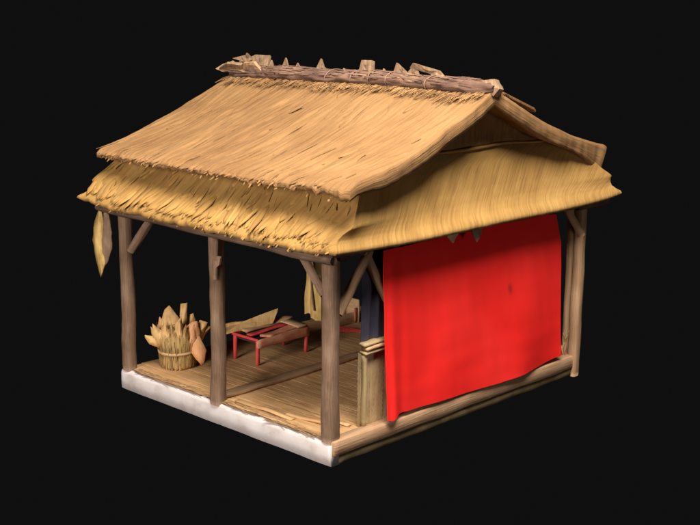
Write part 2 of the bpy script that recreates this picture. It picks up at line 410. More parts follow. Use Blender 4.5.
def skirt_straws(side, n, lmin, lmax, fringe, wmax=.014, ampl=1):
    Ls = (LX+2*E0) if side % 2 == 0 else (LY+2*E0)
    nr = {0: (0, -.55, .85), 1: (.9, 0, .35), 2: (0, .55, .85), 3: (-.55, 0, .85)}[side]
    for i in range(n):
        s = random.uniform(.03, .97); k0 = random.randint(9, len(prof2)-6)
        if random.random() < fringe: k0 = random.randint(7, 12)
        p, _ = skirt_pt(side, s, k0); q, _ = skirt_pt(side, s, max(5, k0-5))
        dv = (q-p); dv = dv.normalized()
        jit = Vector((random.gauss(0, .09), random.gauss(0, .09), random.gauss(0, .03)))
        cl = nz(s*Ls*8, side)*.25
        if k0 < 13: lmin_, lmax_ = lmin*.4, lmax*.45
        else: lmin_, lmax_ = lmin, lmax
        straw(mb, p+Vector(nr)*random.uniform(0, .004), dv+jit, nr, random.uniform(lmin_, lmax_), random.uniform(.012, wmax), min(1.15, random.uniform(.85, 1.10)+cl*.5), random.uniform(.0, .009)*ampl, random.uniform(-.02, .02))
for i in range(90):
    s = random.uniform(.02, .98); p, _ = skirt_pt(0, s, random.choice((3, 4, 5)))
    if nz(s*26, 4.4) < -.25: continue
    straw(mb, p+Vector((0, .012, .006)), (random.gauss(-.25, .3), -.8, random.uniform(-1.0, -.4)), (0, -.6, .8), random.uniform(.02, .055), random.uniform(.018, .040), random.uniform(.6, 1.0), .0)
def skirt_flakes(side, n, eave, wmin, wmax, tipl=.016):
    Ls = (LX+2*E0) if side % 2 == 0 else (LY+2*E0)
    nr = {0: (0, -.55, .85), 1: (.9, 0, .35), 2: (0, .55, .85), 3: (-.55, 0, .85)}[side]
    for i in range(n):
        s = random.uniform(.02, .975)
        if i < eave: k0 = random.randint(13, 20); L = None
        else: k0 = random.randint(16, len(prof2)-8); L = random.uniform(.10, .24)
        p, _ = skirt_pt(side, s, k0); q, _ = skirt_pt(side, s, 7 if L is None else max(8, k0-6))
        dv = q-p
        if L is None: L = dv.length*random.uniform(.98, 1.30)
        dv = dv.normalized(); jit = Vector((random.gauss(-.06, .10), random.gauss(0, .10), 0)) if side != 1 else Vector((0, random.gauss(0, .08), 0))
        flake(mb, p+Vector(nr)*random.uniform(.0, .010), dv+jit, nr, L, random.uniform(wmin, wmax), min(1.12, random.uniform(.88, 1.08)+.3*nz(s*Ls*5, side)), random.uniform(.3, 1)*tipl, random.uniform(-.02, .02))
skirt_flakes(0, 380, 330, .035, .10)
skirt_flakes(2, 200, 130, .05, .12)
skirt_flakes(3, 260, 160, .05, .12)
skirt_straws(0, 160, .08, .22, .3, .03)
skirt_straws(2, 100, .10, .22, .4, .04)
skirt_straws(3, 130, .10, .22, .4, .04)
lower_roof = mb.build('lower_roof', M['thatch_low'], hut)

# ---- upper roof -------------------------------------------------------------
def up_z(x, y):
    dd = abs(y-YC); t = (x+4.2)/4.5
    zr = 3.745 + .075*t; ze = 2.965 + .02*t
    k = .5*dd-.055*dd*dd; kmax = .5*2.4-.055*2.4*2.4
    return zr - (zr-ze)*k/kmax + .025*nz(x*.8, y*.8, 1.7) + .085*max(0, min(1, (x+.45)/.8))*max(0, 1-max(0, y+.1)/1.0)
YE0, YE1 = -.12, LY+.25
def up_edges(y):
    t = (y-YE0)/(YE1-YE0)
    xr = .24 + (.17*max(0, 1-t/.35)**1.5) - .14*max(0, (t-.5)/.5)
    dd = abs(y-YC)/2.4
    xl = -4.10 + .27*dd**1.3
    return xl, xr
def up_top(i, j, NI, NJ):
    t = j/NJ; s = i/NI
    # front half / back half eave lines wander a little
    y = YE0 + (YE1-YE0)*t
    xl, xr = up_edges(y); x = xl+(xr-xl)*s
    e = max(0, 1-min(t, 1-t)/.06)
    sg = -1 if t < .5 else 1
    y += sg*e*(.035*nz(x*6, 2.1)+.03*nz(x*1.6, 5.1)+.02*nz(x*17, 9.1)) - (.07*max(0, (x+.3))/.6*e if sg < 0 else 0)
    z = up_z(x, y)
    gx = x + .25*nz(x*.9, y*.8, 20)
    rid = nz(gx*7, y*1.5, 3)*.020 + nz(gx*19, y*2.2, 8)*.012 + nz(x*3, y*2.1, 12)*.016 - .018*max(0, nz(gx*9, y*1.6, 31)-.26)/.3 + nz(gx*48, y*3.0, 61)*.007 - .045*max(0, nz(gx*8, 2.7, 44)-.12)*max(0, 1-t/.10)
    edge = min(1, min(s, 1-s)/.02)
    z += rid*edge - .03*max(0, 1-min(t, 1-t)/.015)
    xx = x + (.03*nz(y*2.3, 7.7)+.012*nz(y*9, 3.7))*(1-min(1, min(s, 1-s)/.03))
    return Vector((xx, y, z))
NI, NJ = 330, 170
TOP = [[up_top(i, j, NI, NJ) for j in range(NJ+1)] for i in range(NI+1)]
mb = MB()
UV = [[(TOP[i][j].x, abs(TOP[i][j].y-YC)) for j in range(NJ+1)] for i in range(NI+1)]
bt = mb.grid(TOP, UV, flip=False)
TH = .125
def thick(j):
    t = j/NJ; e = min(t, 1-t); return TH*(.75+.25*min(1, e/.08))*(1 if t > .1 else .62+.38*t/.1) + .17*max(0, (t-.84)/.16)**1.2
BOT = [[TOP[i][j] - Vector((0, .16*max(0, (j/NJ-.9)/.1), thick(j)+.065*max(0, (i/NI-.93)/.07))) for j in range(NJ+1)] for i in range(NI+1)]
bb_ = mb.grid(BOT, UV, flip=True)
K = NJ+1
def rim(idx_t, idx_b, outv, flip):
    """edge band with a bulging middle row"""
    rows = []
    for fr in (.22, .5, .8):
        row = []
        for a, b, q in zip(idx_t, idx_b, range(len(idx_t))):
            pa, pb = Vector(mb.v[a]), Vector(mb.v[b]); ee = min(1, min(q, len(idx_t)-1-q)/4); bul = math.sin(fr*math.pi)*.013*ee
            nn = nz(q*.13, fr*3, outv[0])*.016*ee
            row.append(mb.vert(pa.lerp(pb, fr)+Vector(outv)*(bul+nn)))
        rows.append(row)
    rows = [idx_t]+rows+[idx_b]
    for r_, (A, B) in enumerate(zip(rows, rows[1:])):
        for q in range(len(A)-1):
            f = [A[q], B[q], B[q+1], A[q+1]]
            uvq = [(r_*.03, q*.02), (r_*.03+.03, q*.02), (r_*.03+.03, q*.02+.02), (r_*.03, q*.02+.02)]
            if flip: f.reverse(); uvq.reverse()
            mb.face(f, uvq)
rim([bt+i*K for i in range(NI+1)], [bb_+i*K for i in range(NI+1)], (0, -1, 0), False)
rim([bt+i*K+NJ for i in range(NI+1)], [bb_+i*K+NJ for i in range(NI+1)], (0, 1, 0), True)
rim([bt+j for j in range(NJ+1)], [bb_+j for j in range(NJ+1)], (-1, 0, 0), True)
rim([bt+NI*K+j for j in range(NJ+1)], [bb_+NI*K+j for j in range(NJ+1)], (1, 0, 0), False)
random.seed(31)
def up_straws(n, front, lo, hi, y0, y1, fringe=.0):
    for i in range(n):
        y = random.uniform(y0, y1)
        if random.random() < fringe: y = random.uniform(0, .22)
        L = random.uniform(lo, hi); yy = y if front else LY-y
        x = random.uniform(-4.1+.25*(1-y/2.3), .2)
        sgn = -1 if front else 1
        L = min(L, y+.16) if y > -.05 else L
        za = up_z(x, yy); zb = up_z(x, yy+sgn*L)
        dv = Vector((random.gauss(0, .07)*L, sgn*L, zb-za))
        cl = .22*nz(x*7, yy*1.5, 4)
        straw(mb, (x, yy, za+random.uniform(.004, .014)), dv, (0, sgn*.35, .93), dv.length, random.uniform(.006, .016), min(1.15, random.uniform(.80, 1.12)+cl*.4), random.uniform(.0, .003), random.uniform(-.02, .02))
def up_flakes(n, front, eave):
    for i in range(n):
        sgn = -1 if front else 1
        if i < eave: y = random.uniform(.0, .20); L = y-YE0+random.uniform(-.05, .05)
        else: y = random.uniform(.25, 2.15); L = random.uniform(.14, .34)
        yy = y if front else LY-y; x = random.uniform(-3.80-.2*y/2.2, (.27 if y > .3 else .36) if front else -.5)
        za = up_z(x, yy); zb = up_z(x, yy+sgn*L)
        if i < eave: zb -= .035
        dv = Vector((random.gauss(-.02, .08)*L, sgn*L, zb-za))
        flake(mb, (x, yy, za+random.uniform(-.002, .006)), dv, (0, sgn*.35, .93), dv.length, random.uniform(.04, .10), min(1.1, random.uniform(.90, 1.06)+.2*nz(x*4, yy*2, 4)), random.uniform(.003, .012) if i < eave else random.uniform(.0, .004), random.uniform(-.03, .03), 6)
up_flakes(330, True, 270)
up_flakes(260, False, 150)
up_straws(50, True, .10, .34, .02, 2.2, .5)
up_straws(20, False, .15, .42, .02, 2.2, .3)
# straws poking along the near rake and under the eave
for i in range(70):
    x = random.uniform(-3.75, .38)
    straw(mb, (x, -.13+random.uniform(-.02, .03)-(.05 if x > .1 else 0), 2.93+random.uniform(-.05, .03)), (random.gauss(0, .3), -1, random.uniform(-1.2, -.3)), (0, -.7, .7), random.uniform(.03, .06), random.uniform(.015, .04), random.uniform(.75, 1.1), .0)
upper_roof = mb.build('upper_roof', M['thatch'], hut)

# ---- gable walls under the upper roof (set back from the rake)
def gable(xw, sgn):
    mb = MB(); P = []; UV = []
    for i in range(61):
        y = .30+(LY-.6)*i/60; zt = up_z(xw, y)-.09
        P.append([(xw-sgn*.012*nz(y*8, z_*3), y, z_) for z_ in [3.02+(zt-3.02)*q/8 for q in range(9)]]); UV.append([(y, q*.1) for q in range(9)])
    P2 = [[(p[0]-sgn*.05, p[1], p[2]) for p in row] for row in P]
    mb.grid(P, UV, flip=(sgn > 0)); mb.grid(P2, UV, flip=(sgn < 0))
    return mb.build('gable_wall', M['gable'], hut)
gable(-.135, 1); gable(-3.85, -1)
# curved reed roll along the top of the right skirt
mb = MB(); log(mb, [(-.10, 1.0, 3.12), (-.09, 2.3, 3.135), (-.10, 4.0, 3.10)], [.010, .018, .010], n=10, seed=51, wob=.02); mb.build('reed_roll', M['thatch_low'], hut)

# ---- ridge bundle
mb = MB(); P = []; UV = []; NR = 150; n = 22
def ridge_c(x): return up_z(x, YC)+.015+.018*nz(x*1.2, 6)
for i in range(NR+1):
    x = -4.05+4.32*i/NR; c = ridge_c(x); row = []; ur = []
    rr = .135*(.55+.45*min(1, min(i, NR-i)/7))
    for j in range(n):
        th = 2*math.pi*j/n; R = rr*(1+.20*nz(x*2.4, math.cos(th)*2, math.sin(th)*2)+.22*nz(x*7, math.cos(th)*6, math.sin(th)*6))
        row.append((x, YC+math.cos(th)*R*1.35, c-.01+math.sin(th)*R*.66)); ur.append((th*.13, x))
    P.append(row); UV.append(ur)
b0 = mb.grid(P, UV, closed=True, flip=True)
mb.face([b0+j for j in range(n)]); mb.face([b0+NR*n+j for j in range(n)][::-1])
random.seed(41)
for i in range(700):     # straws lying along the bundle
    x = random.uniform(-4.0, -.1); th = random.uniform(.15, 2.9)*1.0; c = ridge_c(x)
    nrm = Vector((0, -math.cos(th), math.sin(th)))
    straw(mb, Vector((x, YC, c))+Vector((0, -math.cos(th)*.18, math.sin(th)*.085)), (random.choice((-1, 1)), random.gauss(0, .10), random.gauss(0, .03)), nrm, random.uniform(.1, .25), random.uniform(.012, .03), random.uniform(.7, 1.6), .003)
ridge = mb.build('ridge_roll', M['ridge'], hut)
mb = MB(); random.seed(43)
for i in range(1000):     # loose ends combed down from under the bundle
    x = random.uniform(-4.0, .22); sg = -1 if random.random() < .75 else 1
    y = YC+sg*random.uniform(.12, .20); L = random.uniform(.06, .24)*(1+.5*nz(x*3, 8)); zz = up_z(x, y)
    dv = Vector((random.gauss(-.12, .3), sg, (up_z(x, y+sg*.2)-zz)/.2))
    straw(mb, (x, y, zz+.02+random.uniform(0, .015)), dv, (0, sg*.4, .9), L, random.uniform(.008, .022), random.choice((.45, .7, 1.0, 1.2, 1.25)), .01)
mb.build('ridge_fringe', M['thatch'], ridge)
for x in (-2.2, -1.78, -1.5, -1.22, -.62):
    mb = MB(); c = ridge_c(x); pts = []
    for q in range(25):
        th = -0.5+ (math.pi+1.0)*q/24
        pts.append((x+.012*nz(q*.3, x), YC-math.cos(th)*.190, c+math.sin(th)*.098))
    P = []; UV = []
    for q, p in enumerate(pts):
        th = -0.5+(math.pi+1.0)*q/24; nn = Vector((0, -math.cos(th), math.sin(th)))
        P.append([Vector(p)+X*math.cos(a)*.008+nn*math.sin(a)*.006 for a in [k*math.pi/3 for k in range(6)]]); UV.append([(k*.01, q*.02) for k in range(6)])
    mb.grid(P, UV, closed=True); mb.build('tie_band', M['post'], ridge)

def husk(mb, pts, thick=.012, tint=1.0, fold=.02, seed=0):
    """torn stiff scrap: a 3-D outline fanned about its centre line, with thickness"""
    pts = [Vector(p) for p in pts]; c = sum(pts, Vector())/len(pts)
    nrm = Vector()
    for a, b in zip(pts, pts[1:]+pts[:1]): nrm += (a-c).cross(b-c)
    nrm.normalize(); n = len(pts)
    # densify the outline
    out = []
    for i in range(n):
        a, b = pts[i], pts[(i+1) % n]
        for k in range(3):
            t = k/3; p = a.lerp(b, t)
            if k: p += nrm*nz(seed+i*1.3+k, 2)*fold*.5 + (c-p)*(.05*nz(seed+i*2.1, k))
            out.append(p)
    m_ = len(out); cf = c+nrm*fold; rings = []
    for sgn in (1, -1):
        ring = [mb.vert(p+nrm*sgn*thick/2*.5) for p in out]
        mid = [mb.vert(p.lerp(cf, .5)+nrm*(sgn*thick/2+fold*.35*nz(q*.9, seed))) for q, p in enumerate(out)]
        cc = mb.vert(cf+nrm*sgn*thick/2); rings.append((ring, mid, cc))
    def uvp(p): q = Vector(p)-c; return (q.x*.7+q.y*.7+seed, q.z+seed)
    for sgn, (ring, mid, cc) in zip((1, -1), rings):
        for i in range(m_):
            k = (i+1) % m_
            for f in ([ring[i], ring[k], mid[k], mid[i]], [mid[i], mid[k], cc]):
                if sgn < 0: f = f[::-1]
                mb.face(f, [uvp(mb.v[q]) for q in f], tint)
    A, B = rings[0][0], rings[1][0]
    for i in range(m_):
        k = (i+1) % m_; f = [A[k], A[i], B[i], B[k]]; mb.face(f, [uvp(mb.v[q]) for q in f], tint)
def tuft(outline, y=YC, th=.03, seed=0, m='tuft', skew=0.3):
    mb = MB(); husk(mb, [(x+.012*nz(x*9, z*9, seed), y+(z-3.85)*skew+.06*nz(x*7, z*5, seed+3), z+.010*nz(x*8, z*8, seed+7)) for x, z in outline], th, 1.0, .04, seed)
    return mb.build('ridge_tuft', M[m], ridge, smooth=False)
tuft([(-4.28, 3.78), (-4.16, 3.85), (-3.98, 3.90), (-3.86, 3.85), (-3.95, 3.78), (-4.12, 3.75)], seed=1, m='tanpole', y=YC-.12, th=.05)
tuft([(-4.10, 3.92), (-3.92, 3.97), (-3.86, 4.0), (-3.70, 3.93), (-3.84, 3.88)], seed=2, th=.05)
tuft([(-3.90, 3.90), (-3.80, 3.97), (-3.50, 3.98), (-3.42, 3.82), (-3.66, 3.84)], seed=14, th=.06, skew=.9)
tuft([(-4.18, 3.80), (-3.95, 3.88), (-3.7, 3.87), (-3.78, 3.78)], seed=12, th=.07, y=YC-.19, skew=-.6)
tuft([(-3.80, 3.78), (-3.70, 3.90), (-3.50, 3.92), (-3.38, 3.78)], seed=13, th=.08, y=YC-.13, m='tanpole', skew=-.4)
tuft([(-4.0, 3.76), (-3.9, 3.80), (-3.6, 3.79), (-3.42, 3.73), (-3.7, 3.72)], seed=15, th=.04, y=YC-.24, m='tuft', skew=-1.2)
tuft([(-2.56, 3.80), (-2.50, 4.00), (-2.44, 3.93), (-2.34, 3.80)], seed=3, m='tuft', th=.06)
tuft([(-3.18, 3.78), (-3.09, 3.98), (-3.00, 3.80)], seed=4, m='tuft', th=.05)
tuft([(-2.42, 3.79), (-2.33, 3.91), (-2.12, 3.81)], seed=5, y=YC-.08, m='tuft')
tuft([(-1.82, 3.80), (-1.80, 4.01), (-1.63, 4.02), (-1.57, 3.80)], seed=6, th=.10, m='tuft')
tuft([(-1.28, 3.80), (-1.25, 4.02), (-1.08, 3.94), (-.94, 3.84)], seed=7, th=.07, m='tuft')
tuft([(-1.10, 3.84), (-1.0, 3.97), (-.90, 3.95), (-.80, 3.83)], seed=8, th=.07, m='tuft')
tuft([(-1.04, 3.975), (-.98, 4.03), (-.58, 3.97), (-.40, 3.83), (-.56, 3.84), (-.70, 3.925)], seed=9, th=.07, m='tuft')
tuft([(.00, 3.80), (.08, 3.90), (.24, 3.92), (.33, 3.83), (.27, 3.74)], seed=10, th=.16, m='tuft')
for q_, (tx, th_, tw_) in enumerate(((-3.35, .07, .05), (-2.85, .06, .06), (-2.0, .05, .07), (-1.42, .07, .05), (-.25, .05, .08), (-3.62, .10, .08), (-3.9, .09, .1))):
    tuft([(tx-tw_, 3.78), (tx-tw_*.3, 3.87+th_), (tx+tw_*.5, 3.86+th_*.4), (tx+tw_, 3.79)], seed=20+q_, th=.05, m='tuft', y=YC-.03*(q_ % 3))
# far-slope slab lip that shows past the peak
mb = MB()
husk(mb, [(.22, 2.45, 3.765), (.12, 3.18, 3.535), (.10, 3.24, 3.50), (-.35, 3.20, 3.50), (-.35, 2.5, 3.74)], .05, 1.0, .01, 3)
mb.build('ridge_patch', M['thatch'], ridge, smooth=False)

# ---- scraps of bark caught under the right eave and on the middle post
mb = MB(); husk(mb, [(.20, 1.50, 2.34), (.22, 1.80, 2.35), (.20, 1.70, 2.24), (.2, 1.66, 2.19), (.2, 1.56, 2.27)], .03, .9, .02, 4); mb.build('eave_scrap', M['tan'], hut, smooth=False)
mb = MB(); husk(mb, [(.21, 1.95, 2.37), (.23, 2.15, 2.36), (.21, 2.12, 2.20), (.2, 2.08, 2.14), (.2, 2.0, 2.24)], .04, .8, .02, 5); mb.build('eave_scrap', M['hang'], hut, smooth=False)
mb = MB(); husk(mb, [(-1.80, -.04, 1.985), (-1.655, -.04, 2.0), (-1.69, -.04, 1.90), (-1.74, -.04, 1.86), (-1.79, -.04, 1.90)], .05, 1.0, .02, 6); mb.build('bark_wedge', M['hang'], hut, smooth=False)
mb = MB(); log(mb, [(-1.78, -.035, 1.72), (-1.76, -.03, 2.20)], [.028, .032], n=8, seed=77); mb.build('bark_strip', M['post'], hut)
# frayed bark at the foot of the slim rear post
mb = MB(); random.seed(8)
for i in range(14):
    straw(mb, (-.07+random.uniform(-.02, .02), 4.34+random.uniform(-.02, .02), .27+random.uniform(0, .3)), (random.gauss(0, .2), random.gauss(-.1, .2), 1), (.8, -.5, 0), random.uniform(.06, .12), random.uniform(.01, .02), random.uniform(.7, 1.2), .01)
mb.build('bark_fray', M['stalk'], hut)

# ---- woven half wall and its ledge on the right side
mb = MB(); P = []; UV = []
for i in range(150):
    y = .57+3.45*i/149; row = []; ur = []
    for k in range(30):
        z = .265+.83*k/29
        wv = .006*math.sin(y*95)*(1 if k % 2 else -1)
        row.append((-.125+wv+.012*nz(y*1.6, z*2), y, z)); ur.append((z*.6 if False else y, z))
    P.append(row); UV.append(ur)
mb.grid(P, UV)
mb.grid([[(p[0]-.04, p[1], p[2]) for p in r_] for r_ in P], UV, flip=True)
k0 = 0
A = P[0]; mb.grid([[(p[0]-.04, p[1], p[2]) for p in A], A], [[(0, i*.03) for i in range(30)]]*2)
hw = mb.build('half_wall', M['mat'], hut)
mb = MB(); plank(mb, (-.10, .60, .675), Z, .81, Y, .055, X, .05, seed=12, wob=.01); mb.build('wall_stile', M['mat'], hut)
for kz, (zz, dy, xx, mt) in enumerate(((1.105, 0, .10, 'mat'), (1.150, .015, .12, 'tan'), (1.195, -.01, .10, 'mat'))):
    mb = MB(); plank(mb, (-.105, 2.30+dy, zz), Y, 3.46, X, xx, Z, .036, seed=30+kz, wob=.016, bev=.012, nL=40); mb.build('ledge_slat', M[mt], hut)

# ================================================================== LOOSE THINGS
def cloth_sheet(corners, nu, nv, fn, th=.008):
    """corners: bl, br, tr, tl ; fn(u,v,p)->offset vector"""
    bl, br, tr, tl = [Vector(c) for c in corners]; mb = MB(); P = []; UV = []
    for i in range(nu+1):
        row = []; ur = []
        for j in range(nv+1):
            a, b = i/nu, j/nv
            p = bl.lerp(br, a).lerp(tl.lerp(tr, a), b); row.append(p+fn(a, b, p)); ur.append((a*(br-bl).length, b*(tl-bl).length))
        P.append(row); UV.append(ur)
    n0 = (br-bl).cross(tl-bl).normalized()
    mb.grid(P, UV); Q = [[Vector(p)-n0*th for p in r_] for r_ in P]; mb.grid(Q, UV, flip=True)
    K = nv+1; off = (nu+1)*K
    bd = [i*K for i in range(nu)]+[nu*K+j for j in range(nv)]+[i*K+nv for i in range(nu, 0, -1)]+[j for j in range(nv, 0, -1)]
    for q in range(len(bd)):
        a, b = bd[q], bd[(q+1) % len(bd)]; v4 = [mb.vert(mb.v[k]) for k in (a, a+off, b+off, b)]; mb.face(v4[::-1])
    return mb
def red_fn(a, b, p):
    lo = (1-b)
    f = .018*math.sin(p.y*4.4+1.2*nz(p.y, p.z*.6))*lo + .03*nz(p.y*1.3, p.z*.7, 1.5)*(.3+lo) + .004*nz(p.y*6+p.z*1.5, p.z*2.0, 4)+.004*nz(p.y*1.5, p.z*5, 14)
    # gathered folds at the left edge and towards the right edge
    f += .030*math.exp(-((a-.035)/.02)**2)*lo - .02*math.exp(-((a-.085)/.02)**2)*lo
    # hem
    hem = 0
    if b < .25:
        prof_ = [(0, .02), (.02, .0), (.06, .04), (.12, .03), (.3, .02), (.6, -.005), (.75, .005), (.88, .025), (.95, .05), (1, .06)]
        for (x0, h0), (x1, h1) in zip(prof_, prof_[1:]):
            if x0 <= a <= x1: hem = h0+(h1-h0)*(a-x0)/(x1-x0)
        hem = (hem)*(1-b/.25)
    top = -.05*max(0, (a-.86)/.14)*(b**3) + .012*nz(p.y*3, 9)*b
    side = .0
    if a > .9: side = (.11*(b > .8)*-(b-.8)/.2)*(a-.9)/.1
    return Vector((f, side+.012*nz(p.z*2.2, 3.3)*(a < .02 or a > .98), hem+top))
mb = cloth_sheet([(.055, .80, .315), (.055, 4.10, .29), (.000, 4.02, 2.235), (.000, .755, 2.205)], 150, 90, red_fn)
# the little dark stain
red = mb.build('red_curtain', M['red'], None)
tag(red, 'large bright red cloth hung as a curtain along the right side of the hut', 'curtain')
# stain as a property of the red cloth: a small darker patch in object space
nt = M['red'].node_tree; N = nt.nodes; Lk = nt.links; bs = N['Principled BSDF']; src = bs.inputs['Base Color'].links[0].from_socket
tc = N.new('ShaderNodeTexCoord'); mp = N.new('ShaderNodeMapping'); st = Vector((.055, 2.98, 1.42))-Vector(WO[red.name])
mp.inputs['Location'].default_value = tuple(-st)
Lk.new(tc.outputs['Object'], mp.inputs[0]); ns = N.new('ShaderNodeTexNoise'); ns.inputs['Scale'].default_value = 18; Lk.new(tc.outputs['Object'], ns.inputs[0])
sx = N.new('ShaderNodeVectorMath'); sx.operation = 'MULTIPLY'; sx.inputs[1].default_value = (0, 1.3, .75); Lk.new(mp.outputs[0], sx.inputs[0])
ln = N.new('ShaderNodeVectorMath'); ln.operation = 'LENGTH'; Lk.new(sx.outputs[0], ln.inputs[0])
ad = N.new('ShaderNodeMath'); ad.operation = 'MULTIPLY_ADD'; ad.inputs[1].default_value = .09; Lk.new(ns.outputs[0], ad.inputs[0]); Lk.new(ln.outputs['Value'], ad.inputs[2])
mr = N.new('ShaderNodeMapRange'); mr.inputs[1].default_value = .06; mr.inputs[2].default_value = .12; mr.inputs[3].default_value = .55; mr.inputs[4].default_value = 0; Lk.new(ad.outputs[0], mr.inputs[0])
mm = N.new('ShaderNodeMix'); mm.data_type = 'RGBA'; Lk.new(mr.outputs[0], mm.inputs[0]); Lk.new(src, mm.inputs[6]); mm.inputs[7].default_value = (.13, .02, .015, 1); Lk.new(mm.outputs[2], bs.inputs['Base Color'])

def blue_fn(a, b, p):
    return Vector(((.03*math.exp(-((p.y-.83)/.03)**2)-.02*math.exp(-((p.y-.75)/.03)**2)+.012*math.sin(p.y*21))*(1.1-.5*b)+.01*nz(p.y*5, p.z, 2), .008*nz(p.z*1.4, 1.1)*(1-b), .01*nz(p.y*6, 2)*(1-b)))
mb = cloth_sheet([(-.135, .585, 1.225), (-.135, 1.45, 1.225), (-.125, 1.45, 2.22), (-.125, .585, 2.22)], 80, 40, blue_fn)
bl = mb.build('blue_curtain', M['blue'])
tag(bl, 'narrow slate blue cloth hanging above the woven half wall beside the red curtain', 'curtain')

# ---- leaf hanging at the far left eave
lf = empty('hanging_husk', (-3.72, -.15, 1.42), 'long pointed tan husk hanging from the left end of the eave', 'dried husk')
mb = MB(); husk(mb, [(-3.72, -.16, 2.30), (-3.84, -.16, 2.10), (-3.90, -.16, 1.86), (-3.84, -.16, 1.62), (-3.755, -.16, 1.42), (-3.68, -.15, 1.60), (-3.70, -.15, 1.86), (-3.68, -.15, 2.1)], .035, 1.15, .03, 2)
mb.build('husk_blade', M['yellow'], lf)
mb = MB(); husk(mb, [(-3.68, -.13, 2.30), (-3.72, -.13, 2.05), (-3.75, -.14, 1.86), (-3.76, -.14, 1.50), (-3.65, -.13, 1.62), (-3.56, -.13, 1.80), (-3.55, -.13, 2.0), (-3.60, -.13, 2.2)], .035, .9, .03, 4)
mb.build('husk_blade', M['hang'], lf)
mb = MB(); log(mb, [(-3.66, -.12, 2.20), (-3.64, -.10, 2.36)], [.035, .05], n=8, seed=3); mb.build('husk_stem', M['tanpole'], lf)

# ---- yellow husk cloth hanging behind the near post
yh = empty('hanging_wrap', (-.5, .22, 1.5), 'yellowed folded wrap hanging from the beam beside the near corner post', 'dried husk')
def yfn(a, b, p): return Vector((0, .03*math.sin(a*7)+.02*nz(a*3, b*3), .03*nz(a*4, 1)*(1-b)))
mb = cloth_sheet([(-.625, .22, 1.50), (-.395, .22, 1.465), (-.43, .22, 2.20), (-.54, .22, 2.22)], 14, 30, lambda a, b, p: yfn(a, b, p)+Vector(((.03 if a < .5 else -.01)*math.sin(b*3.1)*-1, 0, 0)), th=.03)
mb.build('wrap_sheet', M['yellow'], yh)
mb = MB(); log(mb, [(-.50, .185, 2.05), (-.46, .18, 1.75), (-.44, .185, 1.58)], [.008, .012, .008], n=6, seed=6, wob=.01); mb.build('wrap_cord', M['beam'], yh)

# ---- tied sheaf of straw with dry leaves
SX, SY = -3.20, .55
sh = empty('straw_sheaf', (SX, SY, FZ), 'round tied sheaf of straw stuffed with golden dried leaves at the left corner', 'straw sheaf')
mb = MB(); P = []; UV = []; n = 44
hs = [0, .01, .05, .12, .20, .27, .34, .42, .50, .56]
rs = [.12, .185, .205, .215, .213, .222, .235, .232, .20, .10]
for h, R in zip(hs, rs):
    P.append([(SX+math.cos(2*math.pi*j/n)*(R*(1+.03*(j % 2)+.05*nz(j*.6, h))), SY+math.sin(2*math.pi*j/n)*(R*(1+.03*(j % 2)+.05*nz(j*.6, h))), FZ+.005+h) for j in range(n)]); UV.append([(j*.03, h) for j in range(n)])
b0 = mb.grid(P, UV, closed=True, flip=True); mb.face([b0+j for j in range(n)]); mb.face([b0+9*n+j for j in range(n)][::-1])
random.seed(51)
for i in range(520):
    a = random.uniform(0, 2*math.pi); R = .218; z0 = random.uniform(.0, .30)
    nrm = Vector((math.cos(a), math.sin(a), 0))
    straw(mb, Vector((SX, SY, FZ+z0))+nrm*(R-.006), (random.gauss(0, .06)+nrm.x*.05, random.gauss(0, .06)+nrm.y*.05, 1), nrm, random.uniform(.12, .32), random.uniform(.008, .018), random.uniform(.55, 1.2), .008)
mb.build('stalk_bundle', M['stalk'], sh)
mb = MB(); P = []; UV = []
for i in range(49):
    a = 2*math.pi*i/48; R = .232+.004*nz(i*.4, 1); nn = Vector((math.cos(a), math.sin(a), 0)); c = Vector((SX, SY, FZ+.225+.01*math.sin(a*1.0)))+nn*R
    P.append([c+nn*math.cos(t)*.014+Z*math.sin(t)*.018 for t in [k*math.pi/4 for k in range(8)]]); UV.append([(k*.01, i*.03) for k in range(8)])
mb.grid(P, UV, closed=True); mb.build('tie_band', M['tan'], sh)
right = Vector(r2); up_ = Z
def leafblade(cx, cz, w, h, tilt, depth, m, seed, lean=0.0, shape=0):
    """broad dry leaf standing in the sheaf; cx along the hut's diagonal, cz base height"""
    mb = MB(); base = Vector((SX, SY, FZ+cz))+right*cx + Vector((.65, -.7, 0))*depth
    ax = (Z*math.cos(tilt)+right*math.sin(tilt)+Vector((.65, -.7, 0))*lean).normalized()
    sd = ax.cross(Vector((.65, -.7, 0))).normalized()*-1
    sh_ = {0: [(-.25, 0), (-.5, .35), (-.42, .62), (-.12, 1), (.10, .92), (.45, .55), (.3, .0)],
           1: [(-.5, 0), (-.3, .5), (-.28, 1), (.28, .96), (.34, .55), (.6, .1)],
           2: [(-.3, 0), (-.5, .5), (-.1, .8), (.1, 1.0), (.5, .6), (.35, .1)]}[shape]
    husk(mb, [base+sd*a*w+ax*b*h for a, b in sh_], .008, 1.0, .035, seed)
    mb.build('leaf', M[m], sh)
